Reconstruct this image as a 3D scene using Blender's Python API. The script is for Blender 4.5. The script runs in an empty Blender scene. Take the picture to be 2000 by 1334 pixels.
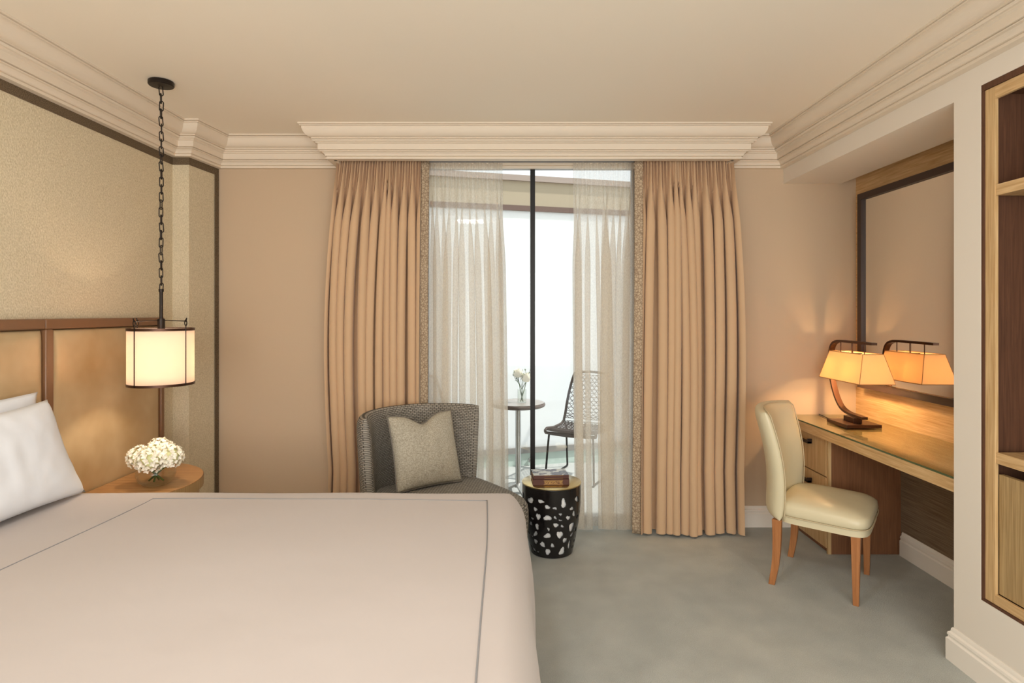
import bpy, math, random
from mathutils import Vector, Matrix, noise as mnoise
PI = math.pi
R = math.radians
C = bpy.context.scene.collection
sc = bpy.context.scene

# ------------------------------------------------------------------ camera
CAMH = 1.43
F = 1160.0
cam = bpy.data.cameras.new('camera')
cam.sensor_width = 36.0
cam.lens = 36.0 * F / 2000.0
cam.shift_x = -0.0005
cam.shift_y = -0.028
cam.clip_start = 0.02
camo = bpy.data.objects.new('camera', cam)
C.objects.link(camo)
camo.location = (0, 0, CAMH)
camo.rotation_euler = (PI / 2, 0, 0)
sc.camera = camo

# ------------------------------------------------------------------ view
sc.view_settings.view_transform = 'Standard'
sc.view_settings.look = 'None'
sc.view_settings.exposure = 0.28
sc.view_settings.gamma = 1.0
sc.view_settings.use_curve_mapping = False
sc.cycles.transparent_max_bounces = 20
sc.cycles.max_bounces = 14
sc.cycles.diffuse_bounces = 6

# ------------------------------------------------------------------ world and large lights
world = bpy.data.worlds.new('world')
sc.world = world
world.use_nodes = True
wb = world.node_tree.nodes['Background']
wb.inputs[0].default_value = (0.90, 0.96, 1.0, 1)
wb.inputs[1].default_value = 1.25


def area(name, loc, rot, sx, sy, power, col):
    l = bpy.data.lights.new(name, 'AREA')
    l.shape = 'RECTANGLE'
    l.size = sx
    l.size_y = sy
    l.energy = power
    l.color = col
    o = bpy.data.objects.new(name, l)
    C.objects.link(o)
    o.location = loc
    o.rotation_euler = rot
    return o


# added fill light, standing in for the unseen suite behind the camera
area('rear_fill', (0.3, -1.5, 1.35), (R(112), 0, 0), 3.2, 1.6, 78, (1.0, 0.965, 0.915))
# added overhead fill without a fixture, brightening the floor and bed
area('overhead_fill', (-0.5, 1.0, 2.52), (0, 0, 0), 0.3, 0.3, 15, (1.0, 0.96, 0.92))
# the sun over the side of the balcony: it lights the balcony floor and the screen, whose glow enters through the door
sun = bpy.data.lights.new('sun', 'SUN')
sun.energy = 4.0
sun.angle = R(1.5)
sun.color = (1.0, 0.95, 0.88)
suno = bpy.data.objects.new('sun', sun)
C.objects.link(suno)
suno.rotation_euler = Vector((-0.62, 0.06, -0.77)).to_track_quat('-Z', 'Y').to_euler()


def point(name, loc, power, col, rad, parent=None):
    l = bpy.data.lights.new(name, 'POINT')
    l.energy = power
    l.color = col
    l.shadow_soft_size = rad
    o = bpy.data.objects.new(name, l)
    C.objects.link(o)
    o.location = loc
    o.parent = parent
    return o


# ------------------------------------------------------------------ materials
def srgb(r, g, b):
    def f(c):
        c /= 255.0
        return c / 12.92 if c <= 0.04045 else ((c + 0.055) / 1.055) ** 2.4
    return (f(r), f(g), f(b), 1)


class Mat:
    def __init__(s, name, col, rough=0.6, metal=0.0, spec=0.4, **kw):
        m = bpy.data.materials.new(name)
        m.use_nodes = True
        s.m = m
        s.nt = m.node_tree
        s.n = s.nt.nodes
        s.p = s.n['Principled BSDF']
        s.out = s.n['Material Output']
        s.p.inputs['Base Color'].default_value = col
        s.p.inputs['Roughness'].default_value = rough
        s.p.inputs['Metallic'].default_value = metal
        s.p.inputs['Specular IOR Level'].default_value = spec
        for k, v in kw.items():
            s.p.inputs[k].default_value = v
        s.tc = s.n.new('ShaderNodeTexCoord')
        s.mapn = s.n.new('ShaderNodeMapping')
        s.link(s.tc.outputs['Object'], s.mapn.inputs[0])
        s.h = None

    def link(s, a, b):
        s.nt.links.new(a, b)

    def noise(s, scale, stretch=(1, 1, 1), detail=4, rot=(0, 0, 0), dist=0.0):
        mp = s.n.new('ShaderNodeMapping')
        mp.inputs['Scale'].default_value = stretch
        mp.inputs['Rotation'].default_value = rot
        s.link(s.tc.outputs['Object'], mp.inputs[0])
        t = s.n.new('ShaderNodeTexNoise')
        t.inputs['Scale'].default_value = scale
        t.inputs['Detail'].default_value = detail
        t.inputs['Distortion'].default_value = dist
        s.link(mp.outputs[0], t.inputs[0])
        return t.outputs[0]

    def ramp(s, src, stops):
        r = s.n.new('ShaderNodeValToRGB')
        e = r.color_ramp.elements
        e[0].position, e[0].color = stops[0]
        e[1].position, e[1].color = stops[-1]
        for p, c in stops[1:-1]:
            x = e.new(p)
            x.color = c
        s.link(src, r.inputs[0])
        return r.outputs[0]

    def color(s, src):
        s.link(src, s.p.inputs['Base Color'])
        return s

    def vary(s, c1, c2, scale, stretch=(1, 1, 1), lo=0.35, hi=0.65, detail=4, dist=0.0):
        return s.color(s.ramp(s.noise(scale, stretch, detail, dist=dist), [(lo, c1), (hi, c2)]))

    def bump(s, src, strength=0.3, dist=0.002):
        b = s.n.new('ShaderNodeBump')
        b.inputs['Strength'].default_value = strength
        b.inputs['Distance'].default_value = dist
        s.link(src, b.inputs['Height'])
        if s.h is not None:
            s.link(s.h, b.inputs['Normal'])
        s.h = b.outputs[0]
        s.link(s.h, s.p.inputs['Normal'])
        return s


M = {}
M['ceiling'] = Mat('ceiling_paint', srgb(226, 214, 196), 0.9, spec=0.1).bump(Mat.noise, 0) if False else Mat('ceiling_paint', srgb(240, 231, 216), 0.9, spec=0.1)
M['moulding'] = Mat('moulding_paint', srgb(226, 213, 195), 0.55, spec=0.3)
M['base_paint'] = Mat('baseboard_paint', srgb(238, 231, 220), 0.5, spec=0.3)
M['wall'] = Mat('beige_paint', srgb(200, 178, 152), 0.85, spec=0.15)
w = M['wall']; w.bump(w.noise(900, detail=2), 0.12, 0.0006)
M['pier'] = Mat('cream_paint', srgb(230, 222, 210), 0.8, spec=0.2)
w = M['pier']; w.bump(w.noise(900, detail=2), 0.1, 0.0006)
# woven wall covering
w = M['fabric_wall'] = Mat('woven_wallcovering', srgb(206, 188, 150), 0.85, spec=0.2)
w.vary(srgb(194, 180, 150), srgb(226, 214, 188), 260, (1, 0.7, 0.45), 0.3, 0.7, 6)
w.bump(w.noise(240, (1, 0.8, 0.45), 3), 0.7, 0.003)
w = M['band'] = Mat('brown_woven_band', srgb(96, 80, 62), 0.8, spec=0.2)
w.vary(srgb(62, 50, 38), srgb(134, 116, 92), 330, (1, 1, 1), 0.35, 0.65, 3)
w.bump(w.noise(330), 0.7, 0.002)
w = M['carpet'] = Mat('grey_green_carpet', srgb(150, 150, 142), 1.0, spec=0.05)
a_ = w.ramp(w.noise(5.5, (1, 1, 1), 6), [(0.3, srgb(196, 200, 195)), (0.7, srgb(212, 215, 209))])
b_ = w.ramp(w.noise(420, (1, 1, 1), 4), [(0.3, (0.72, 0.72, 0.72, 1)), (0.7, (1.12, 1.12, 1.12, 1))])
mx = w.n.new('ShaderNodeMix'); mx.data_type = 'RGBA'; mx.blend_type = 'MULTIPLY'
mx.inputs[0].default_value = 1.0
w.link(a_, mx.inputs[6]); w.link(b_, mx.inputs[7]); w.color(mx.outputs[2])
w.bump(w.noise(380, detail=3), 1.0, 0.006)


def wood(name, c1, c2, rough, st, spec=0.4, scale=30, coat=0.0):
    m = Mat(name, c1, rough, spec=spec)
    m.vary(c1, c2, scale, st, 0.3, 0.72, 6, 0.6)
    m.bump(m.noise(scale * 3, st, 3), 0.15, 0.001)
    m.p.inputs['Coat Weight'].default_value = coat
    return m


# grain direction: the axis with the small factor
M['oak_y'] = wood('oak_veneer', srgb(190, 150, 100), srgb(222, 190, 142), 0.38, (4, 0.18, 4))
M['oak_z'] = wood('oak_upright', srgb(186, 148, 98), srgb(218, 186, 138), 0.4, (4, 4, 0.16))
M['oak_door'] = wood('oak_door_grain', srgb(150, 122, 80), srgb(190, 162, 116), 0.45, (5, 5, 0.14))
M['oak_dark'] = wood('dark_oak_lining', srgb(82, 54, 38), srgb(104, 70, 50), 0.6, (4, 4, 0.16), 0.3)
M['walnut_top'] = wood('nightstand_wood', srgb(150, 108, 66), srgb(192, 148, 98), 0.3, (0.15, 4, 4), 0.45)
M['walnut_rim'] = wood('nightstand_rim', srgb(168, 134, 88), srgb(200, 168, 120), 0.45, (5, 5, 0.2))
M['pedestal'] = wood('pedestal_shaded', srgb(118, 78, 52), srgb(142, 98, 66), 0.5, (4, 4, 0.16), 0.3)  # shade on the near face is put into this darker brown
M['chair_leg'] = wood('chair_leg_wood', srgb(156, 98, 56), srgb(184, 126, 78), 0.32, (4, 4, 0.2), 0.5)
w = M['panel_brown'] = Mat('brown_woven_panel', srgb(128, 108, 86), 0.8, spec=0.2)
w.vary(srgb(108, 88, 68), srgb(140, 120, 96), 60, (1, 0.08, 3), 0.3, 0.7, 5)
w.bump(w.noise(120, (1, 0.1, 3)), 0.3, 0.002)
w = M['leather_gold'] = Mat('gold_beige_leather', srgb(196, 172, 132), 0.27, metal=0.12, spec=0.6)
w.vary(srgb(176, 148, 106), srgb(204, 182, 144), 3.2, (1, 1, 1), 0.3, 0.7, 3)
w.bump(w.noise(500, detail=3), 0.12, 0.0008); w.bump(w.noise(5, detail=2), 0.4, 0.02)
w = M['leather_brown'] = Mat('brown_leather_frame', srgb(128, 92, 64), 0.36, spec=0.5)
w.bump(w.noise(500, detail=3), 0.15, 0.0008)
w = M['leather_cream'] = Mat('cream_leather', srgb(216, 205, 172), 0.36, spec=0.5)
w.bump(w.noise(450, detail=3), 0.12, 0.0008); w.bump(w.noise(9, detail=2), 0.3, 0.01)
w = M['drape'] = Mat('beige_sateen', srgb(203, 170, 135), 0.7, spec=0.25)
w.p.inputs['Sheen Weight'].default_value = 0.25
w.bump(w.noise(700, (1, 1, 0.3), 2), 0.12, 0.0008)
w = M['embroidery'] = Mat('embroidered_border', srgb(168, 146, 122), 0.8, spec=0.2)
v_ = w.n.new('ShaderNodeTexVoronoi'); v_.inputs['Scale'].default_value = 60
v_.feature = 'DISTANCE_TO_EDGE'
w.link(w.tc.outputs['Object'], v_.inputs[0])
w.color(w.ramp(v_.outputs[0], [(0.02, srgb(146, 124, 102)), (0.16, srgb(190, 170, 144))]))
w.bump(v_.outputs[0], 0.6, 0.003)
w = M['linen'] = Mat('white_bed_linen', srgb(184, 176, 172), 0.9, spec=0.15)
w.p.inputs['Sheen Weight'].default_value = 0.15
w.bump(w.noise(900, detail=2), 0.12, 0.0006); w.bump(w.noise(3.2, detail=3), 0.35, 0.02)
w = M['pillowcase'] = Mat('white_pillowcase', srgb(228, 232, 238), 0.9, spec=0.15)
w.bump(w.noise(7, detail=3), 0.25, 0.012)
M['stitch'] = Mat('grey_satin_stitch', srgb(138, 138, 140), 0.8)
w = M['grey_weave'] = Mat('grey_basket_weave', srgb(96, 92, 86), 0.85, spec=0.25)
bt = w.n.new('ShaderNodeTexBrick')
uvn = w.n.new('ShaderNodeUVMap')
w.link(uvn.outputs[0], bt.inputs[0])
bt.inputs['Scale'].default_value = 1.0
bt.inputs['Color1'].default_value = srgb(164, 158, 147)
bt.inputs['Color2'].default_value = srgb(146, 140, 130)
bt.inputs['Mortar'].default_value = srgb(84, 80, 74)
bt.inputs['Mortar Size'].default_value = 0.10
bt.inputs['Mortar Smooth'].default_value = 0.8
bt.inputs['Brick Width'].default_value = 0.9
bt.inputs['Row Height'].default_value = 0.5
w.color(bt.outputs[0])
inv = w.n.new('ShaderNodeMath'); inv.operation = 'SUBTRACT'; inv.inputs[0].default_value = 1.0
w.link(bt.outputs['Fac'], inv.inputs[1]); w.bump(inv.outputs[0], 0.8, 0.006)
w = M['cushion'] = Mat('grey_beige_cushion', srgb(150, 144, 130), 0.85, spec=0.25)
w.vary(srgb(142, 135, 118), srgb(188, 181, 165), 130, (1, 1, 1.6), 0.3, 0.7, 6)
w.bump(w.noise(350, (1, 1, 1), 3), 0.35, 0.0015)
M['piping'] = Mat('grey_piping', srgb(112, 106, 98), 0.8)
M['bronze'] = Mat('dark_bronze', srgb(44, 36, 31), 0.42, metal=0.6, spec=0.5)
M['bronze_brown'] = Mat('brown_bronze', srgb(78, 52, 38), 0.35, metal=0.7, spec=0.5)
M['mirror_frame'] = Mat('dark_brown_frame', srgb(58, 42, 36), 0.45, spec=0.4)
M['black_metal'] = Mat('black_metal', srgb(26, 24, 23), 0.45, metal=0.3)
M['mirror'] = Mat('mirror_glass', (0.80, 0.77, 0.73, 1), 0.015, metal=1.0)
M['brass'] = Mat('brushed_brass', srgb(206, 182, 128), 0.22, metal=1.0)
M['black_gloss'] = Mat('black_lacquer', srgb(24, 21, 21), 0.14, spec=0.6)
M['white_liner'] = Mat('white_enamel', srgb(240, 240, 238), 0.5)
M['chrome'] = Mat('brushed_steel', srgb(176, 176, 174), 0.32, metal=0.9)
M['stone_top'] = Mat('grey_stone_top', srgb(150, 142, 136), 0.2, spec=0.5)
M['stone_edge'] = Mat('brown_table_edge', srgb(92, 78, 72), 0.35)
M['wicker'] = Mat('brown_weave', srgb(66, 54, 50), 0.6)
M['petal'] = Mat('white_petal', srgb(248, 244, 230), 0.7, **{'Subsurface Weight': 0.0})
M['petal_green'] = Mat('green_white_petal', srgb(222, 226, 176), 0.7)
M['green'] = Mat('green_stem', srgb(86, 104, 46), 0.6)
M['leaf'] = Mat('grey_green_leaf', srgb(92, 108, 82), 0.6)
M['book_dark'] = Mat('brown_book_cloth', srgb(84, 52, 46), 0.6)
M['book_pages'] = Mat('book_pages', srgb(170, 142, 104), 0.8)
w = M['book_cover'] = Mat('pale_cover_with_blue_print', srgb(196, 200, 200), 0.4)
w.color(w.ramp(w.noise(26, (1, 1.4, 1), 2), [(0.50, srgb(200, 204, 202)), (0.53, srgb(104, 108, 124))]))
M['gold'] = Mat('gilt', srgb(196, 160, 96), 0.4, metal=0.6)
M['balcony_floor'] = Mat('pale_stone_floor', srgb(180, 182, 180), 0.6)
M['fascia'] = Mat('taupe_fascia', srgb(176, 162, 138), 0.7)
M['fascia_trim'] = Mat('taupe_rail', srgb(166, 150, 140), 0.6)
M['brown_rail'] = Mat('brown_rail', srgb(104, 82, 74), 0.5)
M['grey_rail'] = Mat('grey_rail', srgb(150, 148, 146), 0.5)
M['green_glass'] = Mat('green_back_glass', srgb(196, 214, 208), 0.15, spec=0.5)
M['handle'] = Mat('dark_handle', srgb(58, 44, 38), 0.4, metal=0.5)
M['socket'] = Mat('white_socket', srgb(240, 236, 226), 0.5)


def custom(name, build):
    m = bpy.data.materials.new(name)
    m.use_nodes = True
    nt = m.node_tree
    for n in list(nt.nodes):
        nt.nodes.remove(n)
    out = nt.nodes.new('ShaderNodeOutputMaterial')
    sh = build(nt)
    nt.links.new(sh, out.inputs[0])

    class X: pass
    x = X(); x.m = m
    return x


def node(nt, typ, **kw):
    n = nt.nodes.new(typ)
    for k, v in kw.items():
        n.inputs[k].default_value = v
    return n


def mix(nt, fac, a, b):
    n = nt.nodes.new('ShaderNodeMixShader')
    if isinstance(fac, float):
        n.inputs[0].default_value = fac
    else:
        nt.links.new(fac, n.inputs[0])
    nt.links.new(a, n.inputs[1]); nt.links.new(b, n.inputs[2])
    return n.outputs[0]


def b_sheer(nt):
    t = node(nt, 'ShaderNodeBsdfTransparent', Color=(1, 1, 1, 1))
    d = node(nt, 'ShaderNodeBsdfDiffuse', Color=srgb(232, 218, 198))
    l = node(nt, 'ShaderNodeBsdfTranslucent', Color=srgb(238, 234, 226))
    tc = nt.nodes.new('ShaderNodeTexCoord')
    mp = nt.nodes.new('ShaderNodeMapping'); mp.inputs['Scale'].default_value = (1, 1, 0.4)
    nt.links.new(tc.outputs['Object'], mp.inputs[0])
    nz = node(nt, 'ShaderNodeTexNoise', Scale=220.0, Detail=3.0)
    nt.links.new(mp.outputs[0], nz.inputs[0])
    mr = node(nt, 'ShaderNodeMapRange')
    mr.inputs['From Min'].default_value = 0.3; mr.inputs['From Max'].default_value = 0.7
    mr.inputs['To Min'].default_value = 0.42; mr.inputs['To Max'].default_value = 0.53
    nt.links.new(nz.outputs[0], mr.inputs[0])
    return mix(nt, mr.outputs[0], t.outputs[0], mix(nt, 0.6, d.outputs[0], l.outputs[0]))


M['sheer'] = custom('sheer_linen', b_sheer)


def facing(nt, k):
    lw = nt.nodes.new('ShaderNodeLayerWeight'); lw.inputs[0].default_value = .5
    pw = nt.nodes.new('ShaderNodeMath'); pw.operation = 'POWER'; pw.inputs[1].default_value = 4.0
    nt.links.new(lw.outputs['Facing'], pw.inputs[0])
    ma = nt.nodes.new('ShaderNodeMath'); ma.operation = 'MULTIPLY_ADD'
    ma.inputs[1].default_value = k; ma.inputs[2].default_value = .035
    nt.links.new(pw.outputs[0], ma.inputs[0])
    return ma.outputs[0]


def b_glass(nt):
    t = node(nt, 'ShaderNodeBsdfTransparent', Color=(0.97, 0.985, 0.98, 1))
    g = node(nt, 'ShaderNodeBsdfGlossy', Roughness=0.02)
    return mix(nt, facing(nt, .45), t.outputs[0], g.outputs[0])


M['pane'] = custom('clear_pane', b_glass)


def b_vase(nt):
    t = node(nt, 'ShaderNodeBsdfTransparent', Color=(0.93, 0.94, 0.92, 1))
    g = node(nt, 'ShaderNodeBsdfGlossy', Roughness=0.03)
    return mix(nt, facing(nt, .9), t.outputs[0], g.outputs[0])


def b_deskglass(nt):
    t = node(nt, 'ShaderNodeBsdfTransparent', Color=(0.90, 0.93, 0.88, 1))
    g = node(nt, 'ShaderNodeBsdfGlossy', Roughness=0.03)
    return mix(nt, facing(nt, .75), t.outputs[0], g.outputs[0])


M['desk_glass'] = custom('desk_glass', b_deskglass)


def b_frost(nt):
    d = node(nt, 'ShaderNodeBsdfDiffuse', Color=(0.90, 0.91, 0.91, 1))
    l = node(nt, 'ShaderNodeBsdfTranslucent', Color=(0.93, 0.94, 0.94, 1))
    return mix(nt, 0.5, d.outputs[0], l.outputs[0])


M['frosted'] = custom('frosted_screen', b_frost)


def shade_mat(name, col, emit_col, emit):
    def b(nt):
        d = node(nt, 'ShaderNodeBsdfDiffuse', Color=col)
        l = node(nt, 'ShaderNodeBsdfTranslucent', Color=col)
        a = nt.nodes.new('ShaderNodeAddShader')
        e = node(nt, 'ShaderNodeEmission', Color=emit_col, Strength=emit)
        nt.links.new(mix(nt, 0.5, d.outputs[0], l.outputs[0]), a.inputs[0])
        nt.links.new(e.outputs[0], a.inputs[1])
        return a.outputs[0]
    return custom(name, b)


M['shade_cream'] = shade_mat('cream_linen_shade', srgb(238, 220, 202), (1, 0.76, 0.56, 1), 0.14)
M['shade_gold'] = shade_mat('parchment_shade', srgb(232, 204, 158), (1, 0.68, 0.34, 1), 0.10)
M['bulb'] = custom('lit_bulb', lambda nt: node(nt, 'ShaderNodeEmission', Color=(1, 0.8, 0.55, 1), Strength=6.0).outputs[0])


# ------------------------------------------------------------------ mesh helpers
class MB:
    def __init__(s):
        s.v = []; s.f = []; s.uv = {}

    def add(s, vs, fs):
        o = len(s.v)
        s.v += [tuple(v) for v in vs]
        s.f += [tuple(i + o for i in f) for f in fs]
        return s

    def box(s, x0, x1, y0, y1, z0, z1):
        vs = [(x, y, z) for z in (z0, z1) for y in (y0, y1) for x in (x0, x1)]
        return s.add(vs, [(0, 2, 3, 1), (4, 5, 7, 6), (0, 1, 5, 4), (2, 6, 7, 3), (0, 4, 6, 2), (1, 3, 7, 5)])

    def grid(s, fn, nu, nv, wu=False, uvs=None):
        o = len(s.v)
        cu = nu if wu else nu + 1
        for j in range(nv + 1):
            for i in range(cu):
                s.v.append(tuple(fn(i / nu, j / nv)))
        for j in range(nv):
            for i in range(nu):
                a = o + j * cu + i
                b = o + j * cu + (i + 1) % cu
                s.f.append((a, b, b + cu, a + cu))
                if uvs:
                    s.uv[len(s.f) - 1] = [(uvs[0] * x / nu, uvs[1] * y / nv) for x, y in
                                         ((i, j), (i + 1, j), (i + 1, j + 1), (i, j + 1))]
        return s

    def lathe(s, prof, n=32, c=(0, 0, 0), a0=0.0, a1=2 * PI, sx=1, sy=1):
        full = abs(a1 - a0 - 2 * PI) < 1e-6
        o = len(s.v)
        cu = n if full else n + 1
        for r, z in prof:
            for i in range(cu):
                a = a0 + (a1 - a0) * i / n
                s.v.append((c[0] + r * math.cos(a) * sx, c[1] + r * math.sin(a) * sy, c[2] + z))
        for j in range(len(prof) - 1):
            for i in range(n):
                a = o + j * cu + i
                b = o + j * cu + (i + 1) % cu
                s.f.append((a, b, b + cu, a + cu))
        return s

    def tube(s, pts, r, n=8, cap=True, closed=False, flat=None):
        pts = [Vector(p) for p in pts]
        m = len(pts)
        rs = r if isinstance(r, (list, tuple)) else [r] * m
        o = len(s.v)
        prev = None
        for i, p in enumerate(pts):
            if closed:
                t = pts[(i + 1) % m] - pts[i - 1]
            else:
                t = pts[min(i + 1, m - 1)] - pts[max(i - 1, 0)]
            t.normalize()
            if prev is None:
                ref = Vector((0, 0, 1)) if abs(t.z) < 0.9 else Vector((1, 0, 0))
                x = t.cross(ref).normalized()
            else:
                x = (prev - t * prev.dot(t)).normalized()
            prev = x
            y = t.cross(x)
            for k in range(n):
                a = 2 * PI * (k + 0.5) / n
                q = p + x * math.cos(a) * rs[i] + y * math.sin(a) * rs[i]
                s.v.append(tuple(q))
        rows = m if closed else m - 1
        for i in range(rows):
            for k in range(n):
                a = o + i * n + k
                b = o + i * n + (k + 1) % n
                a2 = o + ((i + 1) % m) * n + k
                b2 = o + ((i + 1) % m) * n + (k + 1) % n
                s.f.append((a, b, b2, a2))
        if cap and not closed:
            s.f.append(tuple(o + k for k in range(n))[::-1])
            s.f.append(tuple(o + (m - 1) * n + k for k in range(n)))
        return s

    def bar(s, pts, w, h, side):
        """rectangular bar along pts; side = constant sideways vector (width w), thickness h"""
        pts = [Vector(p) for p in pts]
        side = Vector(side).normalized()
        o = len(s.v); m = len(pts)
        for i, p in enumerate(pts):
            t = (pts[min(i + 1, m - 1)] - pts[max(i - 1, 0)]).normalized()
            nrm = t.cross(side).normalized()
            for a, b in ((-1, -1), (1, -1), (1, 1), (-1, 1)):
                s.v.append(tuple(p + side * a * w / 2 + nrm * b * h / 2))
        for i in range(m - 1):
            for k in range(4):
                a = o + i * 4 + k; b = o + i * 4 + (k + 1) % 4
                s.f.append((a, b, b + 4, a + 4))
        s.f.append((o, o + 3, o + 2, o + 1))
        e = o + (m - 1) * 4
        s.f.append((e, e + 1, e + 2, e + 3))
        return s

    def slab(s, fn, T, n=8, nu=24, nv=24, uvs=None):
        """fn(u,v)->(point, normal), u,v in -1..1; closed cushion of half thickness T"""
        def q(t):
            return math.sin(t * PI / 2) if n > 5 else t
        o = len(s.v)
        idx = {}
        for side in (1, -1):
            for j in range(nv + 1):
                for i in range(nu + 1):
                    edge = i in (0, nu) or j in (0, nv)
                    if side == -1 and edge:
                        idx[(side, i, j)] = idx[(1, i, j)]
                        continue
                    u = q(2 * i / nu - 1); v = q(2 * j / nv - 1)
                    p, nr = fn(u, v)
                    th = T * math.sqrt(max(0, (1 - abs(u) ** n) * (1 - abs(v) ** n)))
                    pp = Vector(p) + Vector(nr) * th * side
                    idx[(side, i, j)] = len(s.v)
                    s.v.append(tuple(pp))
        for side in (1, -1):
            for j in range(nv):
                for i in range(nu):
                    f = (idx[(side, i, j)], idx[(side, i + 1, j)], idx[(side, i + 1, j + 1)], idx[(side, i, j + 1)])
                    uvq = None
                    if uvs:
                        uvq = [(uvs[0] * q(2 * x / nu - 1) / 2, uvs[1] * q(2 * y / nv - 1) / 2) for x, y in
                               ((i, j), (i + 1, j), (i + 1, j + 1), (i, j + 1))]
                    if side == 1:
                        f = f[::-1]
                        if uvq: uvq = uvq[::-1]
                    s.f.append(f)
                    if uvq: s.uv[len(s.f) - 1] = uvq
        return s

    def poly(s, pts, z0, z1):
        """prism from plan outline"""
        n = len(pts)
        vs = [(x, y, z0) for x, y in pts] + [(x, y, z1) for x, y in pts]
        fs = [tuple(range(n))[::-1], tuple(range(n, 2 * n))]
        fs += [(i, (i + 1) % n, n + (i + 1) % n, n + i) for i in range(n)]
        return s.add(vs, fs)

    def sweep(s, path, prof):
        """path plan points with the room on the right; prof = (offset, z)"""
        pts = [Vector((x, y)) for x, y in path]
        m = len(pts)
        nrm = []
        for i in range(m - 1):
            d = (pts[i + 1] - pts[i]).normalized()
            nrm.append(Vector((d.y, -d.x)))
        o = len(s.v)
        for i in range(m):
            if i == 0: k = nrm[0]
            elif i == m - 1: k = nrm[-1]
            else:
                k = nrm[i - 1] + nrm[i]
                k = k / max(1e-6, 1 + nrm[i - 1].dot(nrm[i]))
            for off, z in prof:
                q = pts[i] + k * off
                s.v.append((q.x, q.y, z))
        n = len(prof)
        for i in range(m - 1):
            for k in range(n - 1):
                a = o + i * n + k
                s.f.append((a, a + 1, a + 1 + n, a + n))
        s.f.append(tuple(o + k for k in range(n)))
        s.f.append(tuple(o + (m - 1) * n + k for k in range(n))[::-1])
        return s

    def build(s, name, mat, parent=None, smooth=None, bevel=0, subsurf=0, solid=0, loc=None):
        me = bpy.data.meshes.new(name)
        me.from_pydata(s.v, [], s.f)
        if s.uv:
            ul = me.uv_layers.new(name='UVMap')
            for fi, q in s.uv.items():
                p = me.polygons[fi]
                for k, li in enumerate(p.loop_indices):
                    ul.data[li].uv = q[k]
        me.validate()
        import bmesh
        bm = bmesh.new(); bm.from_mesh(me)
        bmesh.ops.recalc_face_normals(bm, faces=bm.faces)
        bm.to_mesh(me); bm.free()
        me.materials.append(mat.m)
        o = bpy.data.objects.new(name, me)
        C.objects.link(o)
        if smooth is not None:
            me.polygons.foreach_set('use_smooth', [True] * len(me.polygons))
            if smooth < 180:
                try:
                    me.set_sharp_from_angle(angle=R(smooth))
                except Exception:
                    pass
        if solid:
            md = o.modifiers.new('solid', 'SOLIDIFY'); md.thickness = solid; md.offset = 0
        if bevel:
            md = o.modifiers.new('bevel', 'BEVEL'); md.width = bevel; md.segments = 2
            md.limit_method = 'ANGLE'; md.angle_limit = R(40)
        if subsurf:
            md = o.modifiers.new('sub', 'SUBSURF'); md.levels = subsurf; md.render_levels = subsurf
        if parent: o.parent = parent
        if loc: o.location = loc
        return o


def tag(o, label, cat, group=None):
    o['label'] = label; o['category'] = cat
    if group: o['group'] = group
    return o


def thing(name, label, cat, loc=(0, 0, 0), rz=0, group=None):
    o = bpy.data.objects.new(name, None)
    o.empty_display_size = 0.05
    C.objects.link(o)
    o.location = loc; o.rotation_euler = (0, 0, rz)
    return tag(o, label, cat, group)


def struct(name, mb, mat, **kw):
    o = mb.build(name, mat, **kw)
    if 'parent' not in kw or kw['parent'] is None:
        o['kind'] = 'structure'
    return o


def dup(root, loc, rz, label):
    r = root.copy(); C.objects.link(r); r.location = loc; r.rotation_euler = (0, 0, rz); r['label'] = label
    for ch in list(root.children):
        c = ch.copy(); C.objects.link(c); c.parent = r
        for g in list(ch.children):
            d = g.copy(); C.objects.link(d); d.parent = c
    return r


def lerp(a, b, t): return a + (b - a) * t
def sstep(a, b, x):
    t = min(1, max(0, (x - a) / (b - a)))
    return t * t * (3 - 2 * t)


# ------------------------------------------------------------------ the room
H = 2.58; CB = 2.392          # ceiling, bottom of the crown
XL = -2.107; XR = 1.814; YB = 3.978; XA = 2.30
Y0 = -1.6
struct('floor', MB().box(-2.3, 2.5, Y0, 4.10, -0.1, 0), M['carpet'])
struct('ceiling', MB().box(-2.3, 2.5, Y0, 4.13, H, H + 0.1), M['ceiling'])
struct('wall_left', MB().box(-2.3, XL, Y0, 3.68, 0, H).poly([(-2.3, 3.68), (-2.005, 3.68), (-1.968, 4.0), (-2.3, 4.0)], 0, H), M['fabric_wall'])
# back wall with the door opening
DX0, DX1, DZ = -0.62, 0.86, 2.43
struct('wall_back', MB().box(-2.3, DX0, YB, 4.13, 0, H).box(DX1, 2.5, YB, 4.13, 0, H).box(DX0, DX1, YB, 4.13, DZ, H), M['wall'])
# right wall: pier, header over the alcove, wall round the niche
SZ = 2.295
mb = MB()
mb.box(XR, 2.5, 2.300, 2.441, 0, H)
mb.box(XR, 2.2, 2.441, YB, SZ, H).box(2.2, 2.5, 2.441, YB, 2.40, H)
mb.box(XR, 2.5, 1.05, 2.300, 2.31, H).box(XR, 2.5, 1.05, 2.300, 0, 0.319).box(XR, 2.5, Y0, 1.05, 0, H)
mb.box(2.42, 2.5, 1.05, 2.30, 0.319, 2.31)
struct('wall_right', mb, M['pier'])
struct('wall_alcove', MB().box(XA, 2.5, 2.441, YB, 0.0, 0.70), M['panel_brown'])
struct('trim_1', MB().box(XA, 2.5, 2.441, YB, 0.70, 2.40), M['oak_y'])
tag_ = bpy.data.objects['trim_1']
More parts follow.
